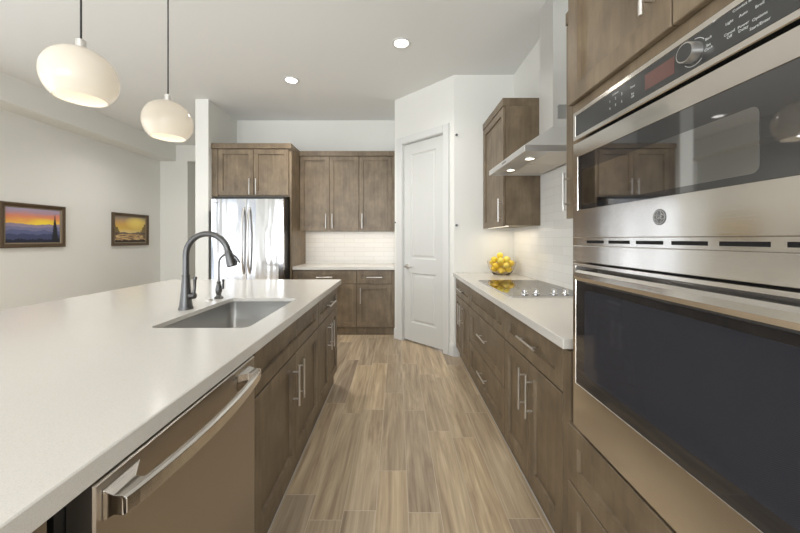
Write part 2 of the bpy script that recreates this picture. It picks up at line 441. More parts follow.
# door leaf with two recessed moulded panels
def panel_door(b, u0, u1, v0, v1, wf, th, panels):
    us = sorted({u0, u1} | {p[0] for p in panels} | {p[1] for p in panels})
    vs = sorted({v0, v1} | {p[2] for p in panels} | {p[3] for p in panels})
    def inside(uc, vc): return any(p[0] < uc < p[1] and p[2] < vc < p[3] for p in panels)
    for i in range(len(us) - 1):
        for j in range(len(vs) - 1):
            if not inside((us[i] + us[i + 1]) / 2, (vs[j] + vs[j + 1]) / 2):
                b.face([b.v((us[i], vs[j], wf)), b.v((us[i + 1], vs[j], wf)), b.v((us[i + 1], vs[j + 1], wf)), b.v((us[i], vs[j + 1], wf))])
    for p in panels:
        L = lambda i, w: [(p[0] + i, p[2] + i, w), (p[1] - i, p[2] + i, w), (p[1] - i, p[3] - i, w), (p[0] + i, p[3] - i, w)]
        b.loft([L(0, wf), L(.006, wf - .007), L(.016, wf - .010), L(.026, wf - .010), L(.046, wf - .003)], cap0=False)
    b.loft([[(u0, v0, wf), (u1, v0, wf), (u1, v1, wf), (u0, v1, wf)], [(u0, v0, wf - th), (u1, v0, wf - th), (u1, v1, wf - th), (u0, v1, wf - th)]], cap0=False)
b = B(FP)
panel_door(b, a0, a1, 0.022, DT - .004, -.022, .04, [(a0 + .118, a1 - .118, 0.25, 0.87), (a0 + .118, a1 - .118, 1.045, 2.345)])
door = S('door_1', b, 'door_paint', angle=0.15)
b = B(FP); uh = a0 + .062; zh = 0.945
b.cyl((uh, zh, -.022), (uh, zh, -.012), .031, 24).cyl((uh, zh, -.012), (uh, zh, .03), .011, 14)
b.tube([(uh, zh, .028), (uh + .03, zh, .032), (uh + .07, zh - .002, .030), (uh + .115, zh - .004, .026)], [.010, .010, .009, .007])
h = b.build('lever_handle', 'nickel', door); h['label'] = 'brushed nickel lever handle'
for zc in (2.267, 1.665, 1.03, 0.41):
    b = B(FP); b.cyl((a1 + .001, zc - .045, -.014), (a1 + .001, zc + .045, -.014), .0065, 10)
    b.box(a1 - .02, a1 - .001, zc - .04, zc + .04, -.0225, -.0205)
    b.build('hinge', 'nickel', door)
# baseboards
def base(b, p0, p1, n):
    p0 = Vector(p0); p1 = Vector(p1); n = Vector(n)
    q = [p0, p1]
    prof = [(0.0005, 0), (.015, 0), (.015, .115), (.009, .135), (.0005, .135)]
    b.loft([[(p + n * d + Vector((0, 0, z))) for d, z in prof] for p in q])
b = B(); nn = Vector((-1, -1, 0)).normalized()
base(b, PL, PL + Vector((1, -1, 0)).normalized() * (a0 - .106), nn)
base(b, PL + Vector((1, -1, 0)).normalized() * (a1 + .091), PR, nn)
S('baseboard_angled', b, 'trim_paint')
b = B(); base(b, (PR.x - .006, YP, 0), (PR.x + .055, YP, 0), (0, -1, 0)); S('baseboard_pantry', b, 'trim_paint')
b = B(); base(b, (WL, 2.2, 0), (WL, YD, 0), (1, 0, 0)); S('baseboard_left', b, 'trim_paint')
b = B(); base(b, (-2.606, 4.20, 0), (-2.437, 4.20, 0), (0, -1, 0)); S('baseboard_column', b, 'trim_paint')

# tiled backsplashes
CT = 0.920; CB = 0.880        # countertop top and underside
S('backsplash_back', B().box(-1.392, PL.x, YB - .009, YB, CT, 1.398), 'tile_back')
S('backsplash_right', B().box(WR - .009, WR, 1.206, YP, CT, 1.90), 'tile_right')

# ------------------------------------------------------------------ cabinet helpers
def pull(parent, F, u, v, vertical, L=0.21):
    b = B(F); hw = L / 2; w0 = .0205; w1 = .052
    if vertical:
        b.cyl((u, v - hw, w1), (u, v + hw, w1), .0058, 12)
        for s in (-1, 1): b.cyl((u, v + s * hw * .66, w0), (u, v + s * hw * .66, w1), .0045, 10)
    else:
        b.cyl((u - hw, v, w1), (u + hw, v, w1), .0058, 12)
        for s in (-1, 1): b.cyl((u + s * hw * .66, v, w0), (u + s * hw * .66, v, w1), .0045, 10)
    return b.build('handle', 'nickel', parent)
def front(parent, F, u0, u1, v0, v1, name, handle=None, stile=.06, flat=False):
    g = .0021
    prof = [(0, .0035), (0, .018), (.002, .0205)]
    if not flat: prof += [(stile, .0205), (stile + .0022, .0065)]
    b = B(F); b.rect_loft(u0 + g, u1 - g, v0 + g, v1 - g, prof)
    o = b.build(name, 'cabinet_wood', parent)
    if handle: pull(o, F, *handle)
    return o
def mid(a, b): return (a + b) / 2

# ------------------------------------------------------------------ island
IF = -0.555     # carcass face
IX0, IX1, IY0, IY1 = -2.06, -0.510, -0.75, 2.975
FI = frame((IF, 0, 0), (0, 1, 0))
def carcass_island(t, y0, y1):
    b = B(); b.box(-1.16, IF, y0, y1, .11, CB); b.box(-1.16, IF - .012, y0, y1, 0, .11)
    return b.build('carcass', 'cabinet_wood', t)
SI = (-1.036, -0.622, 1.352, 2.036)    # sink opening
# countertop with the sink cut-out
b = B(); bm = b.bm
def edge_loop(pts, z):
    vs = [bm.verts.new((x, y, z)) for x, y in pts]
    return [bm.edges.new((vs[i], vs[(i + 1) % len(vs)])) for i in range(len(vs))]
def ring(z, i): return [(IX0 + i, IY0 + i, z), (IX1 - i, IY0 + i, z), (IX1 - i, IY1 - i, z), (IX0 + i, IY1 - i, z)]
SLAB = CT - .02
loops = [[bm.verts.new(p) for p in l] for l in (ring(CT, .0025), ring(CT - .0025, 0), ring(CB, 0), ring(CB, .03), ring(SLAB, .03))]
for la, lb in zip(loops, loops[1:]):
    for i in range(4): bm.faces.new((la[i], la[(i + 1) % 4], lb[(i + 1) % 4], lb[i]))
hole = rrect(SI[0], SI[1], SI[2], SI[3], .032)
ht = [bm.verts.new((x, y, CT)) for x, y in hole]; hb = [bm.verts.new((x, y, SLAB)) for x, y in hole]
for i in range(len(hole)): j = (i + 1) % len(hole); bm.faces.new((ht[i], ht[j], hb[j], hb[i]))
for outer_l, inner_l in ((loops[0], ht), (loops[-1], hb)):
    es = [bm.edges.get((l[i], l[(i + 1) % len(l)])) for l in (outer_l, inner_l) for i in range(len(l))]
    bmesh.ops.triangle_fill(bm, edges=es, use_beauty=True)
tag(b.build('island_countertop', 'quartz'), 'long white quartz island countertop with sink cut-out, holding the dark faucet', 'countertop')
b = B()
L = lambda i, z, r: [(x, y, z) for x, y in rrect(SI[0] + i, SI[1] - i, SI[2] + i, SI[3] - i, max(r - i, .006))]
SK = SLAB - .0008
b.loft([L(-.022, SK, .05), L(-.022, SK - .003, .05), L(-.004, SK - .003, .034), L(-.004, SK - .20, .034), L(.02, SK - .228, .05), L(.028, SK - .230, .05)], cap0=False, smooth=True)
b.loft([L(-.022, SK, .05), L(.0, SK, .032), L(.0, SK - .195, .034), L(.012, SK - .212, .05), L(.035, SK - .220, .05), L(.12, SK - .224, .05)], cap0=False, smooth=True)
sx = mid(SI[0], SI[1]); sy = mid(SI[2], SI[3])
snk = thing('undermount_sink', (sx, sy, SK - .232), 'brushed stainless steel single bowl sink set under the island countertop', 'sink')
b.build('basin', 'steel_sink', snk, angle=1.2)
B().lathe([(.001, -.2242), (.044, -.2242), (.044, -.221), (.036, -.221), (.034, -.2225), (.001, -.2225)], (sx, sy, SK), 24).build('drain', 'chrome', snk)

# cabinets of the island
t = thing('base_cabinet', (-.85, 1.72, 0), 'dark wood sink base cabinet in the island, right of the dishwasher', 'cabinet', 'island cabinets')
b = B(); y0, y1 = 1.222, 2.212
b.box(-1.16, -1.145, y0, y1, .11, CB).box(-1.16, IF, y0, y1, .11, .125).box(-1.145, IF, y0, y0 + .015, .125, CB).box(-1.145, IF, y1 - .015, y1, .125, CB)
b.box(IF - .02, IF, y0 + .015, y1 - .015, .125, .64).box(IF - .02, IF, y0 + .015, y1 - .015, .64, CB); b.box(-1.16, IF - .012, y0, y1, 0, .11)
b.build('carcass', 'cabinet_wood', t)
front(t, FI, y0, y1, .692, .872, 'false_front')
ym = mid(y0, y1)
front(t, FI, y0, ym, .125, .688, 'door', (ym - .043, .537, True))
front(t, FI, ym, y1, .125, .688, 'door', (ym + .043, .537, True))
t = thing('base_cabinet', (-.85, 2.56, 0), 'dark wood cabinet with one drawer at the far end of the island', 'cabinet', 'island cabinets')
y0, y1 = 2.214, 2.905; ym = mid(y0, y1)
carcass_island(t, y0, y1)
front(t, FI, y0, y1, .692, .872, 'drawer', (ym, .782, False))
front(t, FI, y0, ym, .125, .688, 'door', (ym - .043, .537, True))
front(t, FI, ym, y1, .125, .688, 'door', (ym + .043, .537, True))
t = thing('base_cabinet', (-.85, 0.0, 0), 'dark wood island cabinet on the near side of the dishwasher', 'cabinet', 'island cabinets')
carcass_island(t, -.70, .505)
front(t, FI, -.1, .500, .125, .872, 'door', None); front(t, FI, -.70, -.105, .125, .872, 'door', None)
# knee wall behind the island cabinets
S('wall_island', B().box(-1.78, -1.165, -.70, 2.905, 0, CB - .001), 'cabinet_wood')
# white caulk line along the island base
S('trim_2', B().box(IF - .012, IF - .008, 1.222, 2.905, 0.0, .006), 'caulk')

# dishwasher
DX = -0.510; dy0, dy1 = .548, 1.166
t = thing('dishwasher', (-.82, .857, 0), 'stainless steel dishwasher with bowed bar handle built into the island', 'dishwasher')
B().box(-1.14, -.56, .53, 1.2, .10, .872).build('tub', 'black_plastic', t)
b = B(); b.box(-1.10, -.60, .54, 1.19, 0.0, .10); b.build('toe_kick', 'black_plastic', t)
FD = frame((DX, 0, 0), (0, 1, 0))
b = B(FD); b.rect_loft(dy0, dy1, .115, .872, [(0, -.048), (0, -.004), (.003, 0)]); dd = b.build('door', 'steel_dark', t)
b = B(FD)      # bowed handle: flat bar with end brackets
n = 24; loops = []
for i in range(n + 1):
    f = i / n; y = .562 + (1.118 - .562) * f
    bow = .036 + .026 * math.sin(PI * f) ** .8
    k = math.cos(PI * f) * -1
    loops.append([(y, .812, bow), (y, .815, bow + .007), (y, .842, bow + .007), (y, .846, bow + .001), (y, .846, bow - .008), (y, .812, bow - .008)])
b.loft(loops, smooth=False)
for (ya, yb, q) in ((.562, .610, 0), (1.070, 1.118, 1)):
    o1 = ya if q == 0 else ya - .035; o2 = yb + .035 if q == 0 else yb
    b.loft([[(o1, .800, 0.0005), (o2, .800, 0.0005), (o2, .855, 0.0005), (o1, .855, 0.0005)],
            [(ya, .812, .020), (yb, .812, .020), (yb, .847, .020), (ya, .847, .020)],
            [(ya, .812, .036), (yb, .812, .040), (yb, .846, .040), (ya, .846, .036)]], smooth=False)
hd = b.build('handle', 'steel_oven', dd, bevel=.0012); hd['label'] = 'bright brushed steel bar handle'
b = B(FD); b.box(1.015, 1.045, .846, .852, -.0002, .0006); b.build('badge', 'print_grey', dd)

# faucet
fx, fy = -1.115, 1.717
t = thing('kitchen_faucet', (fx, fy, CT), 'tall gunmetal gooseneck faucet with pull-down spray head behind the sink', 'faucet')
b = B(); b.lathe([(.001, 0), (.0345, 0), (.0345, .006), (.033, .012), (.031, .014), (.0305, .022), (.0265, .06), (.0215, .12), (.0180, .172), (.0185, .176), (.0185, .182), (.001, .182)], (fx, fy, CT), 28)
b.build('body', 'gunmetal', t, angle=.5)
z0 = CT + .182; ra = .1125; pts = [(fx, fy, z0), (fx, fy, z0 + .05), (fx, fy, z0 + .100)]
for i in range(1, 17):
    an = PI - i / 16 * (PI * .945)
    pts.append((fx + ra + ra * math.cos(an), fy, z0 + .103 + ra * math.sin(an)))
B().tube(pts, .0152, 16).build('spout', 'gunmetal', t)
e = Vector(pts[-1]); d = (Vector(pts[-1]) - Vector(pts[-2])).normalized()
b = B(); b.tube([e - d * .004, e + d * .004, e + d * .02, e + d * .062, e + d * .078, e + d * .082], [.0155, .0185, .0195, .0245, .0245, .021], 18)
sh = b.build('spray_head', 'gunmetal', t)
b = B(); q = e + d * .045 + Vector((.021, 0, .006)); b.tube([q, q + d * .018 + Vector((.006, 0, 0)), q + d * .036], [.005, .006, .004], 8)
b.build('button', 'black_plastic', sh)
b = B(); b.cyl((fx + .018, fy, CT + .070), (fx + .046, fy, CT + .070), .0165, 18)
b.tube([(fx + .046, fy, CT + .070), (fx + .050, fy, CT + .070), (fx + .052, fy, CT + .07)], [.0165, .014, .006], 18)
b.tube([(fx + .040, fy, CT + .078), (fx + .046, fy, CT + .11), (fx + .047, fy, CT + .150), (fx + .048, fy, CT + .164), (fx + .048, fy, CT + .170)], [.009, .0065, .0075, .011, .009], 12)
b.build('lever', 'gunmetal', t)
# small filtered water tap
gx, gy = -1.113, 2.03
t = thing('water_tap', (gx, gy, CT), 'small gunmetal filtered water tap with thin curved spout on the island', 'faucet')
b = B(); b.lathe([(.001, 0), (.026, 0), (.026, .006), (.017, .014), (.013, .022), (.0185, .04), (.0195, .055), (.015, .078), (.011, .092), (.0135, .098), (.010, .106), (.001, .108)], (gx, gy, CT), 22); b.build('body', 'gunmetal', t)
pts = [(gx, gy, CT + .10), (gx, gy, CT + .19)]
for i in range(1, 13):
    an = PI - i / 12 * PI * .80
    pts.append((gx + .062 + .062 * math.cos(an), gy, CT + .215 + .062 * math.sin(an)))
pe = Vector(pts[-1]); pts.append(pe + Vector((.02, 0, -.03)))
B().tube(pts, .0058, 10).build('spout', 'gunmetal', t)
b = B(); b.cyl((gx + .012, gy, CT + .062), (gx + .026, gy, CT + .064), .007, 10); b.tube([(gx + .026, gy, CT + .06), (gx + .028, gy, CT + .10), (gx + .028, gy, CT + .118)], [.007, .006, .0085], 10); b.build('lever', 'gunmetal', t)
b = B(); b.lathe([(.001, 0), (.021, 0), (.021, .004), (.016, .006), (.012, .006), (.012, .009), (.001, .009)], (-1.13, 1.955, CT), 22)
tag(b.build('sink_button', 'nickel'), 'small flat metal disposal button on the island between the two taps', 'button')

# ------------------------------------------------------------------ right run
RF = 0.665; RE = 0.616
FR = frame((RF, 0, 0), (0, -1, 0))
def carcass_right(t, y0, y1, top=CB):
    b = B(); b.box(RF, WR - .004, y0, y1, .105, top); b.box(RF + .025, WR - .004, y0, y1, 0, .105)
    return b.build('carcass', 'cabinet_wood', t)
b = B(); b.box(RE, WR - .0095, 1.206, YP - .001, CB, CT)
tag(b.build('stove_countertop', 'quartz', bevel=.003), 'white quartz countertop under the cooktop along the right wall', 'countertop')
t = thing('base_cabinet', (.97, 3.2, 0), 'narrow dark wood base cabinet beside the white pantry door corner', 'cabinet', 'base cabinets along the right wall')
y0, y1 = 2.894, 3.560; carcass_right(t, y0, y1); ym = mid(y0, y1)
front(t, FR, -y1, -y0, .692, .872, 'drawer', (-ym, .782, False))
front(t, FR, -y1, -ym, .115, .688, 'door', (-ym - .043, .537, True)); front(t, FR, -ym, -y0, .115, .688, 'door', (-ym + .043, .537, True))
t = thing('base_cabinet', (.97, 2.42, 0), 'wide dark wood drawer cabinet directly below the cooktop', 'cabinet', 'base cabinets along the right wall')
y0, y1 = 1.948, 2.892; carcass_right(t, y0, y1); ym = mid(y0, y1) - .02
front(t, FR, -y1, -y0, .692, .872, 'false_front')
front(t, FR, -y1, -y0, .392, .688, 'drawer', (-ym, .555, False))
front(t, FR, -y1, -y0, .115, .388, 'drawer', (-ym, .270, False))
t = thing('base_cabinet', (.97, 1.6, 0), 'dark wood base cabinet with drawer and two doors beside the oven tower', 'cabinet', 'base cabinets along the right wall')
y0, y1 = 1.206, 1.946; carcass_right(t, y0, y1); yl = 1.265; ym = mid(yl, y1) - .01
front(t, FR, -y1, -yl, .692, .872, 'drawer', (-ym + .03, .790, False))
front(t, FR, -y1, -ym, .115, .688, 'door', (-ym - .043, .537, True)); front(t, FR, -ym, -yl, .115, .688, 'door', (-ym + .043, .537, True))
front(t, FR, -yl, -y0, .105, .872, 'filler_strip', None, flat=True)
S('trim_3', B().box(RF + .021, RF + .025, 1.238, 3.56, 0.0, .006), 'caulk')

# cooktop
cx0, cx1, cy0, cy1 = .716, 1.245, 2.062, 2.88
t = thing('cooktop', (mid(cx0, cx1), mid(cy0, cy1), CT), 'black glass electric cooktop with chrome knobs set into white countertop', 'cooktop')
b = B(); b.loft([[(x, y, z) for x, y in rrect(cx0 + i, cx1 - i, cy0 + i, cy1 - i, .012, 4)] for i, z in ((0, CT + .0005), (0, CT + .005), (.003, CT + .0065))])
b.build('frame', 'steel_hood', t)
b = B(); b.loft([[(x, y, z) for x, y in rrect(cx0 + .004, cx1 - .004, cy0 + .004, cy1 - .004, .010, 4)] for z in (CT + .0055, CT + .0075)])
gl = b.build('glass_top', 'cooktop_glass', t)
for (x, y, r) in ((.87, 2.66, .105), (1.10, 2.69, .075), (.87, 2.36, .085), (1.10, 2.38, .105)):
    b = B(); b.lathe([(r, .0), (r + .003, .0), (r + .003, .0002), (r, .0002)], (x, y, CT + .0075), 40, closed=True); b.build('burner_ring', 'print_grey', gl)
for x in (.838, .914, 1.032, 1.108):
    b = B(); b.lathe([(.001, 0), (.024, 0), (.024, .004), (.020, .006), (.0165, .010), (.0155, .026), (.013, .029), (.001, .029)], (x, 2.135, CT + .0075), 24)
    b.box(x - .0035, x + .0035, 2.118, 2.152, CT + .033, CT + .042, .001)
    b.build('knob', 'chrome', t)

# range hood
hx0, hy0, hy1, hz = .812, 2.07, 2.866, 1.848
t = thing('range_hood', (1.05, 2.47, hz), 'stainless steel chimney range hood mounted on the wall over the cooktop', 'range hood')
yc = 2.46; hw = .112; chx = 1.125
b = B()
X1 = WR - .010
low = [(hx0, hy0), (X1, hy0), (X1, hy1), (hx0, hy1)]
top = [(chx - .01, yc - hw - .01), (X1, yc - hw - .01), (X1, yc + hw + .01), (chx - .01, yc + hw + .01)]
ins = .02
lowi = [(hx0 + ins, hy0 + ins), (X1 - .005, hy0 + ins), (X1 - .005, hy1 - ins), (hx0 + ins, hy1 - ins)]
b.loft([[(x, y, hz + .02) for x, y in lowi], [(x, y, hz) for x, y in lowi], [(x, y, hz) for x, y in low], [(x, y, hz + .042) for x, y in low], [(x, y, hz + .25) for x, y in top]], cap0=True)
b.build('canopy', 'steel_hood', t, bevel=.0025)
b = B(); b.box(chx, X1, yc - hw, yc + hw, hz + .2505, 2.62).box(chx + .004, X1, yc - hw + .004, yc + hw - .004, 2.62, H - .001); b.build('chimney', 'steel_hood', t, bevel=.001)
b = B()
for i in range(6):
    for j in range(8):
        z = 2.165 + j * .013; x = 1.165 + i * .016 + (j % 2) * .008
        if x < X1 - .01: b.cyl((x, yc - hw - .0004, z), (x, yc - hw + .001, z), .0058, 8)
b.build('vent_grille', 'shadow_gap', t)
b = B()
for k in range(2):
    ya = hy0 + .03 + k * (hy1 - hy0 - .06) / 2 + .004; yb_ = ya + (hy1 - hy0 - .06) / 2 - .008
    b.box(hx0 + .168, X1 - .02, ya, yb_, hz + .006, hz + .019)
    for j in range(9): b.box(hx0 + .19 + j * .028, hx0 + .203 + j * .028, ya + .015, yb_ - .015, hz + .004, hz + .006)
b.build('grease_filter', 'filter_mesh', t)
b = B(); b.box(hx0 + .022, hx0 + .165, hy0 + .022, hy1 - .022, hz + .004, hz + .019); b.build('lamp_panel', 'steel_hood', t)
for y in (2.27, 2.65):
    b = B(); b.lathe([(.001, 0), (.030, 0), (.030, .004), (.001, .004)], (hx0 + .115, y, hz + .0005), 20); b.build('hood_lamp', 'hood_lamp', t)
    b = B(); b.lathe([(.030, 0), (.037, 0), (.037, .004), (.030, .004)], (hx0 + .115, y, hz + .0003), 20, closed=True); b.build('lamp_ring', 'chrome', t)
for i in range(4):
    b = B(); b.cyl((hx0 - .003, 2.43 + i * .025, hz + .021), (hx0 + .002, 2.43 + i * .025, hz + .021), .006, 10); b.build('button', 'print_grey', t)

# right wall uppers
UF = 0.965; UB, UT = 1.398, 2.475
FU = frame((UF, 0, 0), (0, -1, 0))
def crown_right(t, y0, y1, xf):
    b = B(); b.box(xf - .024, WR - .003, y0, y1, UT + .002, UT + .07); return b.build('crown', 'cabinet_wood', t)
def wall_cab_right(label, y0, y1, hside):
    t = thing('upper_cabinet', (1.12, mid(y0, y1), UB), label, 'cabinet', 'wall cabinets beside the hood')
    B().box(UF, WR - .0095, y0, y1, UB + .012, UT).build('carcass', 'cabinet_wood', t)
    hy = y1 - .03 if hside > 0 else y0 + .045
    front(t, FU, -y1, -y0, UB + .003, UT - .003, 'door', (-hy, 1.55, True), stile=.065)
    crown_right(t, y0 - .0, y1, UF)
    b = B(); b.box(UF + .02, UF + .045, y0 + .05, y1 - .05, UB + .005, UB + .0115); l = b.build('light_bar', 'led_strip', t)
    area_light('cabinet_lamp', (UF + .15, mid(y0, y1), UB - .015), (UF + .15, mid(y0, y1), 0), .2, (y1 - y0) * .8, .8, (1, .86, .66))
    return t
wall_cab_right('brown wood wall cabinet left of the hood, above the bowl of lemons', 2.890, 3.565, -1)
wall_cab_right('brown wood wall cabinet between the hood and the oven tower, mostly hidden', 1.208, 1.815, 1)

# oven tower
TY0, TY1 = .292, 1.204; TF = .652; FT = frame((TF, 0, 0), (0, -1, 0))
OY0, OY1 = .370, 1.126; OX = .610
t = thing('oven_cabinet', (.97, .75, 0), 'tall brown wood cabinet tower housing the double oven', 'cabinet')
b = B(); b.box(TF, WR - .004, TY0, OY0 + .02, .105, 2.475).box(TF, WR - .004, OY1 - .02, TY1, .105, 2.475)
b.box(TF, WR - .004, OY0 + .02, OY1 - .02, .105, .645).box(TF, WR - .004, OY0 + .02, OY1 - .02, 1.715, 2.475).box(TF + .025, WR - .004, TY0, TY1, 0, .105)
b.build('carcass', 'cabinet_wood', t)
ym = mid(TY0, TY1)
front(t, FT, -1.203, -ym, 1.778, 2.47, 'door', (-ym - .052, 1.945, True)); front(t, FT, -ym, -.294, 1.778, 2.47, 'door', (-ym + .052, 1.945, True))
front(t, FT, -1.203, -.294, .408, .618, 'drawer', (-ym, .51, False)); front(t, FT, -1.203, -.294, .115, .404, 'drawer', (-ym, .26, False))
b = B(); b.box(TF - .026, WR - .003, TY0, TY1, 2.477, 2.545); b.build('crown', 'cabinet_wood', t)

# double wall oven (microwave oven over oven)
FO = frame((OX, 0, 0), (0, -1, 0))      # u = -y ; front plane of the doors at w = 0
t = thing('double_oven', (.95, .748, .641), 'stainless steel double wall oven with black glass doors in the tall cabinet', 'oven')
u0, u1 = -OY1, -OY0
b = B(FO); b.box(u0 + .025, u1 - .025, .660, 1.705, -.5, -.045); b.build('body', 'black_metal', t)
# control panel: steel surround with dark glass
b = B(FO); b.rect_loft(u0, u1, 1.6255, 1.723, [(0, -.040), (0, -.002), (.002, 0), (.0135, 0), (.0145, -.002)]); cp = b.build('control_panel', 'steel_oven', t)
b = B(FO); b.box(u0 + .0155, u1 - .0155, 1.641, 1.7075, -.0019, -.0008); b.build('panel_glass', 'panel_glass', cp)
yk = 325 * .60 / 290
b = B(FO); b.box(-.800, -.715, 1.655, 1.693, -.0008, -.0003); b.build('display', 'display_red', cp)
b = B(FO); kc = (-.668, 1.673)
b.cyl((kc[0], kc[1], -.0007), (kc[0], kc[1], .020), .0205, 32, .0195)
b.build('knob', 'nickel', cp)
b = B(FO); b.cyl((kc[0], kc[1], .0202), (kc[0], kc[1], .0210), .0172, 32); b.build('knob_cap', 'panel_glass', cp)
for (aa, bb) in ((.6, 1.5), (3.8, 5.4)):
    b = B(FO)
    pts = [(kc[0] + .0265 * math.cos(aa + (bb - aa) * i / 10), kc[1] + .0265 * math.sin(aa + (bb - aa) * i / 10), -.0005) for i in range(11)]
    b.tube(pts, .0006, 6)
    b.build('knob_mark', 'print_white', cp)
def text(parent, F, s, u, v, size, w, mat, name='lettering', align='CENTER'):
    c = bpy.data.curves.new('txt', 'FONT'); c.body = s; c.size = size; c.align_x = align; c.align_y = 'CENTER'; c.extrude = .0001
    c.resolution_u = 2
    o = bpy.data.objects.new('txt', c); COL.objects.link(o)
    bpy.context.view_layer.update()
    me = bpy.data.meshes.new_from_object(o.evaluated_get(bpy.context.evaluated_depsgraph_get()))
    bpy.data.objects.remove(o); bpy.data.curves.remove(c)
    M = F @ Matrix.Translation((u, v, w)); me.transform(M)
    me.transform(Matrix.Translation(-org(parent)))
    me.materials.clear(); me.materials.append(MATS[mat])
    r = bpy.data.objects.new(name, me); COL.objects.link(r); r.parent = parent; ORG[r.name] = org(parent); return r
wt = -.0005
for s, u, v in (('Back', -.637, 1.684), ('Set\nClock', -.637, 1.667), ('Light', -.597, 1.688), ('Cancel\nOff', -.597, 1.665), ('Convect Bake', -.571, 1.703), ('Auto', -.573, 1.687), ('Power\nDelay', -.573, 1.664), ('Broil', -.547, 1.6845), ('Options', -.547, 1.665), ('Start/Enter', -.547, 1.652)):
    text(cp, FO, s, u, v, .0072, wt, 'print_white')
for s, u, v in (('1', -.932, 1.683), ('4', -.932, 1.663), ('Defrost', -.908, 1.697), ('2', -.908, 1.683), ('5', -.908, 1.6645), ('3', -.883, 1.684), ('6', -.883, 1.664), ('Timer', -.8425, 1.685), ('Set\nOff', -.8425, 1.663)):
    text(cp, FO, s, u, v, .0078 if len(s) > 1 else .0105, wt, 'print_white')
# upper door
b = B(FO)
def ring_door(v0, v1, gu0, gu1, gv0, gv1, th=.040):
    O = lambda i, w_: [(u0 + i, v0 + i, w_), (u1 - i, v0 + i, w_), (u1 - i, v1 - i, w_), (u0 + i, v1 - i, w_)]
    G = lambda i, w_: [(gu0 + i, gv0 + i, w_), (gu1 - i, gv0 + i, w_), (gu1 - i, gv1 - i, w_), (gu0 + i, gv1 - i, w_)]
    b.loft([O(0, -th), O(0, -.002), O(.002, 0), G(-.001, 0), G(0, -.002), G(0, -.006)])
ring_door(1.294, 1.616, u0 + .028, u1 - .028, 1.388, 1.566)
ud = b.build('upper_door', 'steel_oven', t)
b = B(FO); b.box(u0 + .0285, u1 - .0285, 1.3885, 1.5655, -.0058, -.0015); b.build('door_glass', 'oven_glass', ud)
b = B(FO); b.loft([[(x, y, w_) for x, y in rrect(-1.075, -.548, 1.402, 1.517, .012, 4)] for w_ in (-.0015, -.0009)]); b.build('window', 'oven_window', ud)
b = B(FO); lg = (-.755, 1.341)
b.cyl((lg[0], lg[1], 0), (lg[0], lg[1], .0012), .0185, 32); em = b.build('emblem', 'print_grey', ud)
b = B(FO); b.lathe([(.0150, 0), (.0162, 0), (.0162, .0006), (.0150, .0006)], (0, 0, 0), 32, closed=True)
for v in b.bm.verts: pass
b.bm.transform(Matrix.Identity(4))
# ring is laid into the emblem plane
me_ring = B(FO)
for k in range(40):
    a_, c_ = 2 * PI * k / 40, 2 * PI * (k + 1) / 40
    me_ring.loft([[(lg[0] + r_ * math.cos(q), lg[1] + r_ * math.sin(q), w_) for r_, w_ in ((.0150, .0012), (.0164, .0012), (.0164, .0017), (.0150, .0017))] for q in (a_, c_)], cap0=False, cap1=False)
b.bm.free()
me_ring.build('emblem_ring', 'nickel', em)
for k in range(4):
    q = PI / 4 + k * PI / 2; ss = B(FO)
    pts = [(lg[0] + (.0135 - .004 * abs(math.sin(i * .45))) * math.cos(q - .55 + i * .16), lg[1] + (.0135 - .004 * abs(math.sin(i * .45))) * math.sin(q - .55 + i * .16), .0014) for i in range(8)]
    ss.tube(pts, .0007, 6).build('emblem_scroll', 'nickel', em)
text(em, FO, 'GE', lg[0], lg[1], .0145, .0014, 'nickel', 'emblem_letters')
# vent strip between the doors
b = B(FO); b.box(u0 + .002, u1 - .002, 1.2685, 1.2935, -.045, -.012); vt = b.build('vent_trim', 'steel_oven', t)
b = B(FO); n = 6; wv = (u1 - u0 - .10) / n
for k in range(n): b.box(u0 + .05 + k * wv + .012, u0 + .05 + (k + 1) * wv - .012, 1.2765, 1.2855, -.0125, -.0112)
b.build('vent_slot', 'shadow_gap', vt)
# lower door: steel cap, dark recess, glass and steel sill
b = B(FO); b.rect_loft(u0, u1, 1.214, 1.268, [(0, -.040), (0, -.002), (.002, 0)]); ld = b.build('door_cap', 'steel_oven', t)
b = B(FO)
ring_door(.648, 1.208, u0 + .016, u1 - .016, .800, 1.198)
lod = b.build('lower_door', 'steel_oven', t)
b = B(FO); b.box(u0 + .0165, u1 - .0165, .8005, 1.1975, -.0058, -.0015); b.build('door_glass', 'oven_glass', lod)
b = B(FO); b.loft([[(x, y, w_) for x, y in rrect(u0 + .065, u1 - .065, .845, 1.125, .02, 4)] for w_ in (-.0015, -.0010)]); b.build('window', 'oven_screen', lod)
b = B(FO)      # bar handle
hs = []
for k in range(13):
    q = 2 * PI * k / 12
hz0, hz1 = 1.163, 1.192
prof = [(1.160, .030), (1.157, .040), (1.160, .050), (1.172, .056), (1.185, .053), (1.193, .044), (1.192, .034), (1.184, .028), (1.170, .027)]
b.loft([[(u0 + .092, v, w_ - .008) for v, w_ in prof], [(u1 - .004, v, w_ - .008) for v, w_ in prof]], smooth=True)
for ua in (u0 + .096, u1 - .040): b.box(ua, ua + .033, 1.163, 1.188, -.0014, .026)
b.build('handle', 'steel_oven', lod, bevel=.001)
b = B(FO); b.rect_loft(u0 + .004, u1 - .004, .626, .646, [(0, -.0415), (0, -.026), (.002, -.024)]); b.build('bottom_gap', 'black_metal', t)  # black strip added to darken the gap below the oven

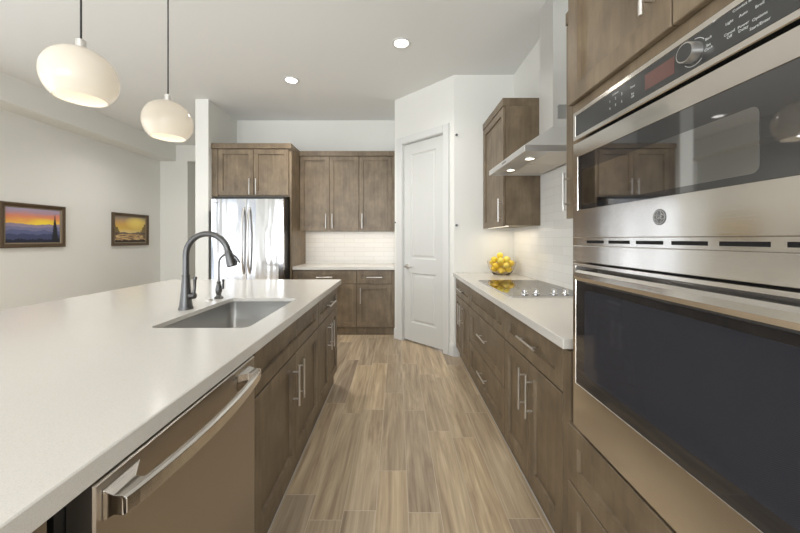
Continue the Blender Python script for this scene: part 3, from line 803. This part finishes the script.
# ------------------------------------------------------------------ lemons in a glass bowl
bx, by = 1.088, 3.385
b = B()
outer = [(.075, 0), (.085, .004), (.108, .03), (.128, .07), (.142, .115), (.148, .14)]
inner = [(.1445, .14), (.1385, .115), (.1245, .071), (.1045, .033), (.080, .010), (.02, .007)]
b.lathe(outer + inner, (bx, by, CT + .0005), 40)
tag(b.build('fruit_bowl', 'bowl_glass', angle=1.2), 'clear glass bowl full of lemons on the countertop in the corner', 'bowl')
lem = B()
prof = []
for i in range(15):
    q = -PI / 2 + PI * i / 14; r_ = .0315 * math.cos(q) ** .92 if 0 < i < 14 else .0008
    zz = .036 * math.sin(q); zz += .006 * (abs(math.sin(q)) ** 14) * (1 if q > 0 else -1)
    prof.append((max(r_, .0008), zz))
lem.lathe(prof, (0, 0, 0), 18)
lem_o = None
spots = []
for k in range(5): q = k * 2 * PI / 5 + .3; spots.append((.050 * math.cos(q), .050 * math.sin(q), .047))
for k in range(7): q = k * 2 * PI / 7 + .1; spots.append((.080 * math.cos(q), .086 * math.sin(q), .100))
spots.append((0, 0, .098))
for k in range(4): q = k * PI / 2 + .75; spots.append((.050 * math.cos(q), .050 * math.sin(q), .153))
spots.append((.030, .012, .212)); spots.append((-.045, .01, .19))
def inner_radius(z):
    pr = [(.080, .010), (.1045, .033), (.1245, .071), (.1385, .115), (.1445, .14)]
    if z >= .14: return .135 - (z - .14) * .85
    for (ra_, za_), (rb_, zb_) in zip(pr, pr[1:]):
        if z <= zb_: return ra_ + (rb_ - ra_) * max(0, z - za_) / (zb_ - za_)
# each lemon settles at the lowest free place of the heap
P = []; DM = .0735
cand = [Vector((.005 * i, .005 * j, 0)) for i in range(-24, 25) for j in range(-24, 25)]
random.shuffle(cand)
while len(P) < 19:
    best = None
    for c in cand:
        z = .0485; rr = math.hypot(c.x, c.y)
        for p in P:
            d2 = (p.x - c.x) ** 2 + (p.y - c.y) ** 2
            if d2 < DM * DM: z = max(z, p.z + math.sqrt(DM * DM - d2))
        while z < .30 and rr + .0385 > inner_radius(z - .012 if z < .14 else z): 
            if z > .14: z = 9
            z += .004
        if z < 1 and (best is None or z < best.z - 1e-6): best = Vector((c.x, c.y, z))
    if best is None: break
    P.append(best)
spots = [tuple(p) for p in P]
bmx = lem.bm
me = bpy.data.meshes.new('lemon'); bmesh.ops.recalc_face_normals(bmx, faces=bmx.faces); bmx.to_mesh(me); bmx.free(); me.materials.append(MATS['lemon_skin'])
topi = max(range(len(spots)), key=lambda i: spots[i][2])
lab = {topi: 'topmost yellow lemon on the pile in the glass bowl'}
for i, (x, y, z) in enumerate(spots):
    o = bpy.data.objects.new('lemon', me); COL.objects.link(o)
    o.location = (bx + x, by + y, CT + z)
    o.rotation_euler = (PI / 2 + random.uniform(-.3, .3), random.uniform(-.3, .3), random.uniform(0, 2 * PI))
    tag(o, lab.get(i, 'yellow lemon lying among the others in the glass bowl'), 'lemon', 'lemons in the glass bowl')

# ------------------------------------------------------------------ back of the kitchen
BF = 4.352; FB = frame((0, BF, 0), (1, 0, 0))
XL, XR = -1.388, PL.x - .002
def carcass_back(t, x0, x1):
    b = B(); b.box(x0, x1, BF, YB - .002, .105, CB); b.box(x0, x1, BF + .03, YB - .002, 0, .105); return b.build('carcass', 'cabinet_wood', t)
tag(B().box(XL, XR, 4.310, YB - .0095, CB, CT).build('rear_countertop', 'quartz', bevel=.003), 'short white quartz countertop at the back wall beside the refrigerator', 'countertop')
t = thing('base_cabinet', (-.96, 4.65, 0), 'wide wood base cabinet at the back wall beside the refrigerator panel', 'cabinet', 'base cabinets at the back wall')
x0, x1 = XL, -.537; carcass_back(t, x0, x1); xm = mid(x0, x1)
front(t, FB, x0, x1, .692, .872, 'drawer', (xm, .782, False))
front(t, FB, x0, xm, .115, .688, 'door', (xm - .043, .537, True)); front(t, FB, xm, x1, .115, .688, 'door', (xm + .043, .537, True))
t = thing('base_cabinet', (-.29, 4.65, 0), 'narrow wood base cabinet at the back wall beside the pantry corner', 'cabinet', 'base cabinets at the back wall')
x0, x1 = -.535, XR; carcass_back(t, x0, x1)
front(t, FB, x0, -.068, .692, .872, 'drawer', (mid(x0, -.068), .782, False))
front(t, FB, x0, -.068, .115, .688, 'door', (x0 + .05, .537, True)); front(t, FB, -.068, x1, .105, .872, 'filler_strip', None, flat=True)
UFB = 4.66; FUB = frame((0, UFB, 0), (1, 0, 0))
def wall_cab_back(label, x0, x1, doors):
    t = thing('upper_cabinet', (mid(x0, x1), 4.8, UB), label, 'cabinet', 'wall cabinets at the back wall')
    B().box(x0, x1, UFB, YB - .0095, UB + .022, UT).build('carcass', 'cabinet_wood', t)
    B().box(x0, x1, UFB - .026, YB - .002, UT + .002, 2.545).build('crown', 'cabinet_wood', t)
    for d in doors:
        front(t, FUB, d[0], d[1], UB + .003, UT - .003, 'door', (d[2], 1.545, True))
    b = B(); b.box(x0 + .05, x1 - .05, UFB + .02, UFB + .045, UB + .012, UB + .0215); b.build('light_bar', 'led_strip', t)
    area_light('cabinet_lamp', (mid(x0, x1), UFB + .09, UB + .01), (mid(x0, x1), UFB + .09, 0), (x1 - x0) * .96, .05, 0.75 * (x1 - x0), (1, .80, .57))
    return t
t = wall_cab_back('wood wall cabinet with two doors next to the refrigerator', XL, -.544, [(XL, -.966, -.966 - .045), (-.966, -.544, -.966 + .045)])
t = wall_cab_back('wood wall cabinet with a single door next to the pantry corner', -.542, XR, [(-.542, -.072, -.542 + .045)])
front(t, FUB, -.072, XR, UB, UT, 'filler_strip', None, flat=True)
# refrigerator surround
FCF = 4.285; FF = frame((0, FCF, 0), (1, 0, 0))
t = thing('upper_cabinet', (-1.92, 4.6, 1.86), 'wood cabinet surround with two doors above the refrigerator', 'cabinet')
B().box(-1.412, -1.390, 4.285, YB - .002, 0, 2.475).build('side_panel', 'cabinet_wood', t)
B().box(-2.432, -1.413, FCF, YB - .002, 1.845, 2.475).build('carcass', 'cabinet_wood', t)
B().box(-2.434, -1.388, FCF - .03, YB - .002, 2.477, 2.545).build('crown', 'cabinet_wood', t)
xm = -1.885
front(t, FF, -2.350, xm, 1.862, 2.468, 'door', (xm - .043, 1.975, True)); front(t, FF, xm, -1.425, 1.862, 2.468, 'door', (xm + .043, 1.975, True))
front(t, FF, -2.432, -2.350, 1.85, 2.475, 'filler_strip', None, flat=True)
# refrigerator
rx0, rx1 = -2.318, -1.418; RYF = 4.045; rxm = mid(rx0, rx1)
t = thing('refrigerator', (mid(rx0, rx1), 4.45, 0), 'stainless steel french door refrigerator under the wood cabinet', 'refrigerator')
B().box(rx0 + .005, rx1 - .003, RYF + .07, YB - .06, .02, 1.795).build('body', 'black_metal', t)
FRF = frame((0, RYF + .065, 0), (1, 0, 0))
def fdoor(x0, x1, v0, v1, name):
    b = B(FRF); n = 14; loops = []
    for i in range(n + 1):
        f = i / n; x = x0 + (x1 - x0) * f
        g = (x - rx0) / (rx1 - rx0); w_ = .054 + .014 * (1 - (2 * g - 1) ** 2) - .004 * (2 * f - 1) ** 8
        loops.append([(x, v0, 0.0), (x, v0, w_), (x, v1, w_), (x, v1, 0.0)])
    b.loft(loops, smooth=True); return b.build(name, 'steel_fridge', t, angle=.5)
dl = fdoor(rx0, rxm - .003, .76, 1.79, 'door'); dr = fdoor(rxm + .003, rx1, .76, 1.79, 'door'); dz = fdoor(rx0, rx1, .07, .752, 'freezer_drawer')
for (o, x) in ((dl, rxm - .036), (dr, rxm + .036)):
    b = B(FRF); pts = []
    for i in range(17):
        f = i / 16; pts.append((x, .86 + .82 * f, .072 + .055 * math.sin(PI * f) ** .6 if 0 < i < 16 else .066))
    b.tube(pts, .013, 12); b.build('handle', 'nickel', o)
b = B(FRF); b.tube([(rx0 + .12, .69, .07), (rx0 + .12, .69, .12), (rx1 - .12, .69, .12), (rx1 - .12, .69, .07)], .012, 10); b.build('handle', 'nickel', dz)
b = B(FRF); b.box(rx0 + .03, rx0 + .085, 1.738, 1.747, .056, .0605); b.build('badge', 'print_grey', dl)
b = B(); b.box(rx0 + .05, rx1 - .01, RYF + .05, RYF + .2, 1.7955, 1.825); b.build('hinge_cover', 'black_plastic', t)

# ------------------------------------------------------------------ lamps
def pendant(y, label):
    x = -1.585; zc = 2.098
    t = thing('pendant_lamp', (x, y, H), label, 'lamp', 'globe pendants over the island')
    R = .150; hh = .141; prof = []
    n = 22
    for i in range(n + 1):
        q = PI / 2 - .12 - (PI - .12 - .70) * i / n
        prof.append((R * math.cos(q) ** .85, hh * math.sin(q)))
    inn = [(max(r_ - .004, .004), z_ * .975) for r_, z_ in reversed(prof)]
    b = B(); b.lathe(prof + inn, (x, y, zc), 48, closed=True); sh = b.build('shade', 'opal_glass', t, angle=1.3)
    b = B(); b.lathe([(.001, .0), (.026, .0), (.026, .012), (.021, .016), (.021, .05), (.010, .056), (.001, .056)], (x, y, zc + hh - .004), 24); b.build('cap', 'nickel', t)
    B().cyl((x, y, zc + hh + .05), (x, y, H - .02), .0042, 10).build('cord', 'cord_black', t)
    b = B(); b.lathe([(.001, -.022), (.05, -.022), (.06, -.012), (.06, -.0005), (.001, -.0005)], (x, y, H), 28); b.build('ceiling_plate', 'nickel', t)
    b = B(); b.lathe([(.001, -.045), (.018, -.040), (.029, -.020), (.030, 0), (.022, .02), (.014, .04), (.014, .10), (.001, .10)], (x, y, zc), 20); b.build('bulb', 'bulb_glow', t)
    l = bpy.data.lights.new('pendant_light', 'POINT'); l.energy = 0.7; l.color = (1, .92, .80); l.shadow_soft_size = .03
    o = bpy.data.objects.new('pendant_light', l); COL.objects.link(o); o.location = (x, y, zc - .07)
pendant(1.63, 'nearer and larger looking cream glass globe pendant over the white island')
pendant(2.25, 'farther cream glass globe pendant, second from the left over the island')
cl = ['round recessed ceiling light left of centre, above the kitchen back', 'round recessed ceiling light nearest the camera, above the aisle', 'recessed ceiling light above the picture wall, hidden behind the farther pendant']
for (x, y), s in zip(CANS, cl):
    t = thing('ceiling_light', (x, y, H), s, 'light', 'recessed ceiling lights')
    b = B(); b.lathe([(.066, -.0005), (.088, -.0005), (.086, -.006), (.068, -.008), (.064, -.004)], (x, y, H), 36, closed=True); b.build('trim_ring', 'trim_paint', t)
    b = B(); b.lathe([(.001, -.0045), (.0655, -.0045), (.0655, -.0025), (.001, -.0025)], (x, y, H), 36); b.build('lens', 'lens_glow', t)

# ------------------------------------------------------------------ pictures on the left wall
def picture(y0, y1, z0, z1, label, canvas):
    F = frame((WL, 0, 0), (0, 1, 0))
    t = thing('framed_painting', (WL, mid(y0, y1), z0), label, 'painting', 'paintings on the left wall')
    b = B(F)
    O = lambda i, w_: [(y0 + i, z0 + i, w_), (y1 - i, z0 + i, w_), (y1 - i, z1 - i, w_), (y0 + i, z1 - i, w_)]
    b.loft([O(0, .001), O(0, .030), O(.010, .036), O(.028, .030), O(.040, .024), O(.045, .018), O(.0455, .001)], cap0=False, cap1=False)
    b.build('frame', 'picture_frame', t)
    b = B(F); b.loft([O(.0456, .002), O(.0456, .017), O(.060, .012), O(.060, .002)], cap0=False, cap1=False); b.build('liner', 'frame_liner', t)
    b = B(F); b.box(y0 + .0605, y1 - .0605, z0 + .0605, z1 - .0605, .002, .010); b.build('canvas', canvas, t)
picture(3.715, 4.445, 1.185, 1.727, 'framed mountain sunset painting, the nearer one, on the left wall', 'canvas_mountains')
picture(5.185, 5.935, 1.178, 1.72, 'framed yellow lake sunset painting, the farther one, on the left wall', 'canvas_lake')

# small grey bumpers on the wall edge by the pantry door
for (z, s) in ((2.43, 'small grey bumper high on the white wall edge right of pantry door'), (1.44, 'small grey bumper low on the white wall edge right of pantry door')):
    b = B(); b.cyl((PR.x + .022, YP - .0005, z), (PR.x + .022, YP - .016, z), .011, 14); b.cyl((PR.x + .022, YP - .016, z), (PR.x + .022, YP - .022, z), .014, 14)
    tag(b.build('door_bumper', 'print_grey'), s, 'bumper')
b = B(FP); b.cyl((.016, 1.505, .0005), (.016, 1.505, .016), .010, 14); tag(b.build('door_bumper', 'print_grey'), 'small grey bumper on the white wall edge left of pantry door', 'bumper')
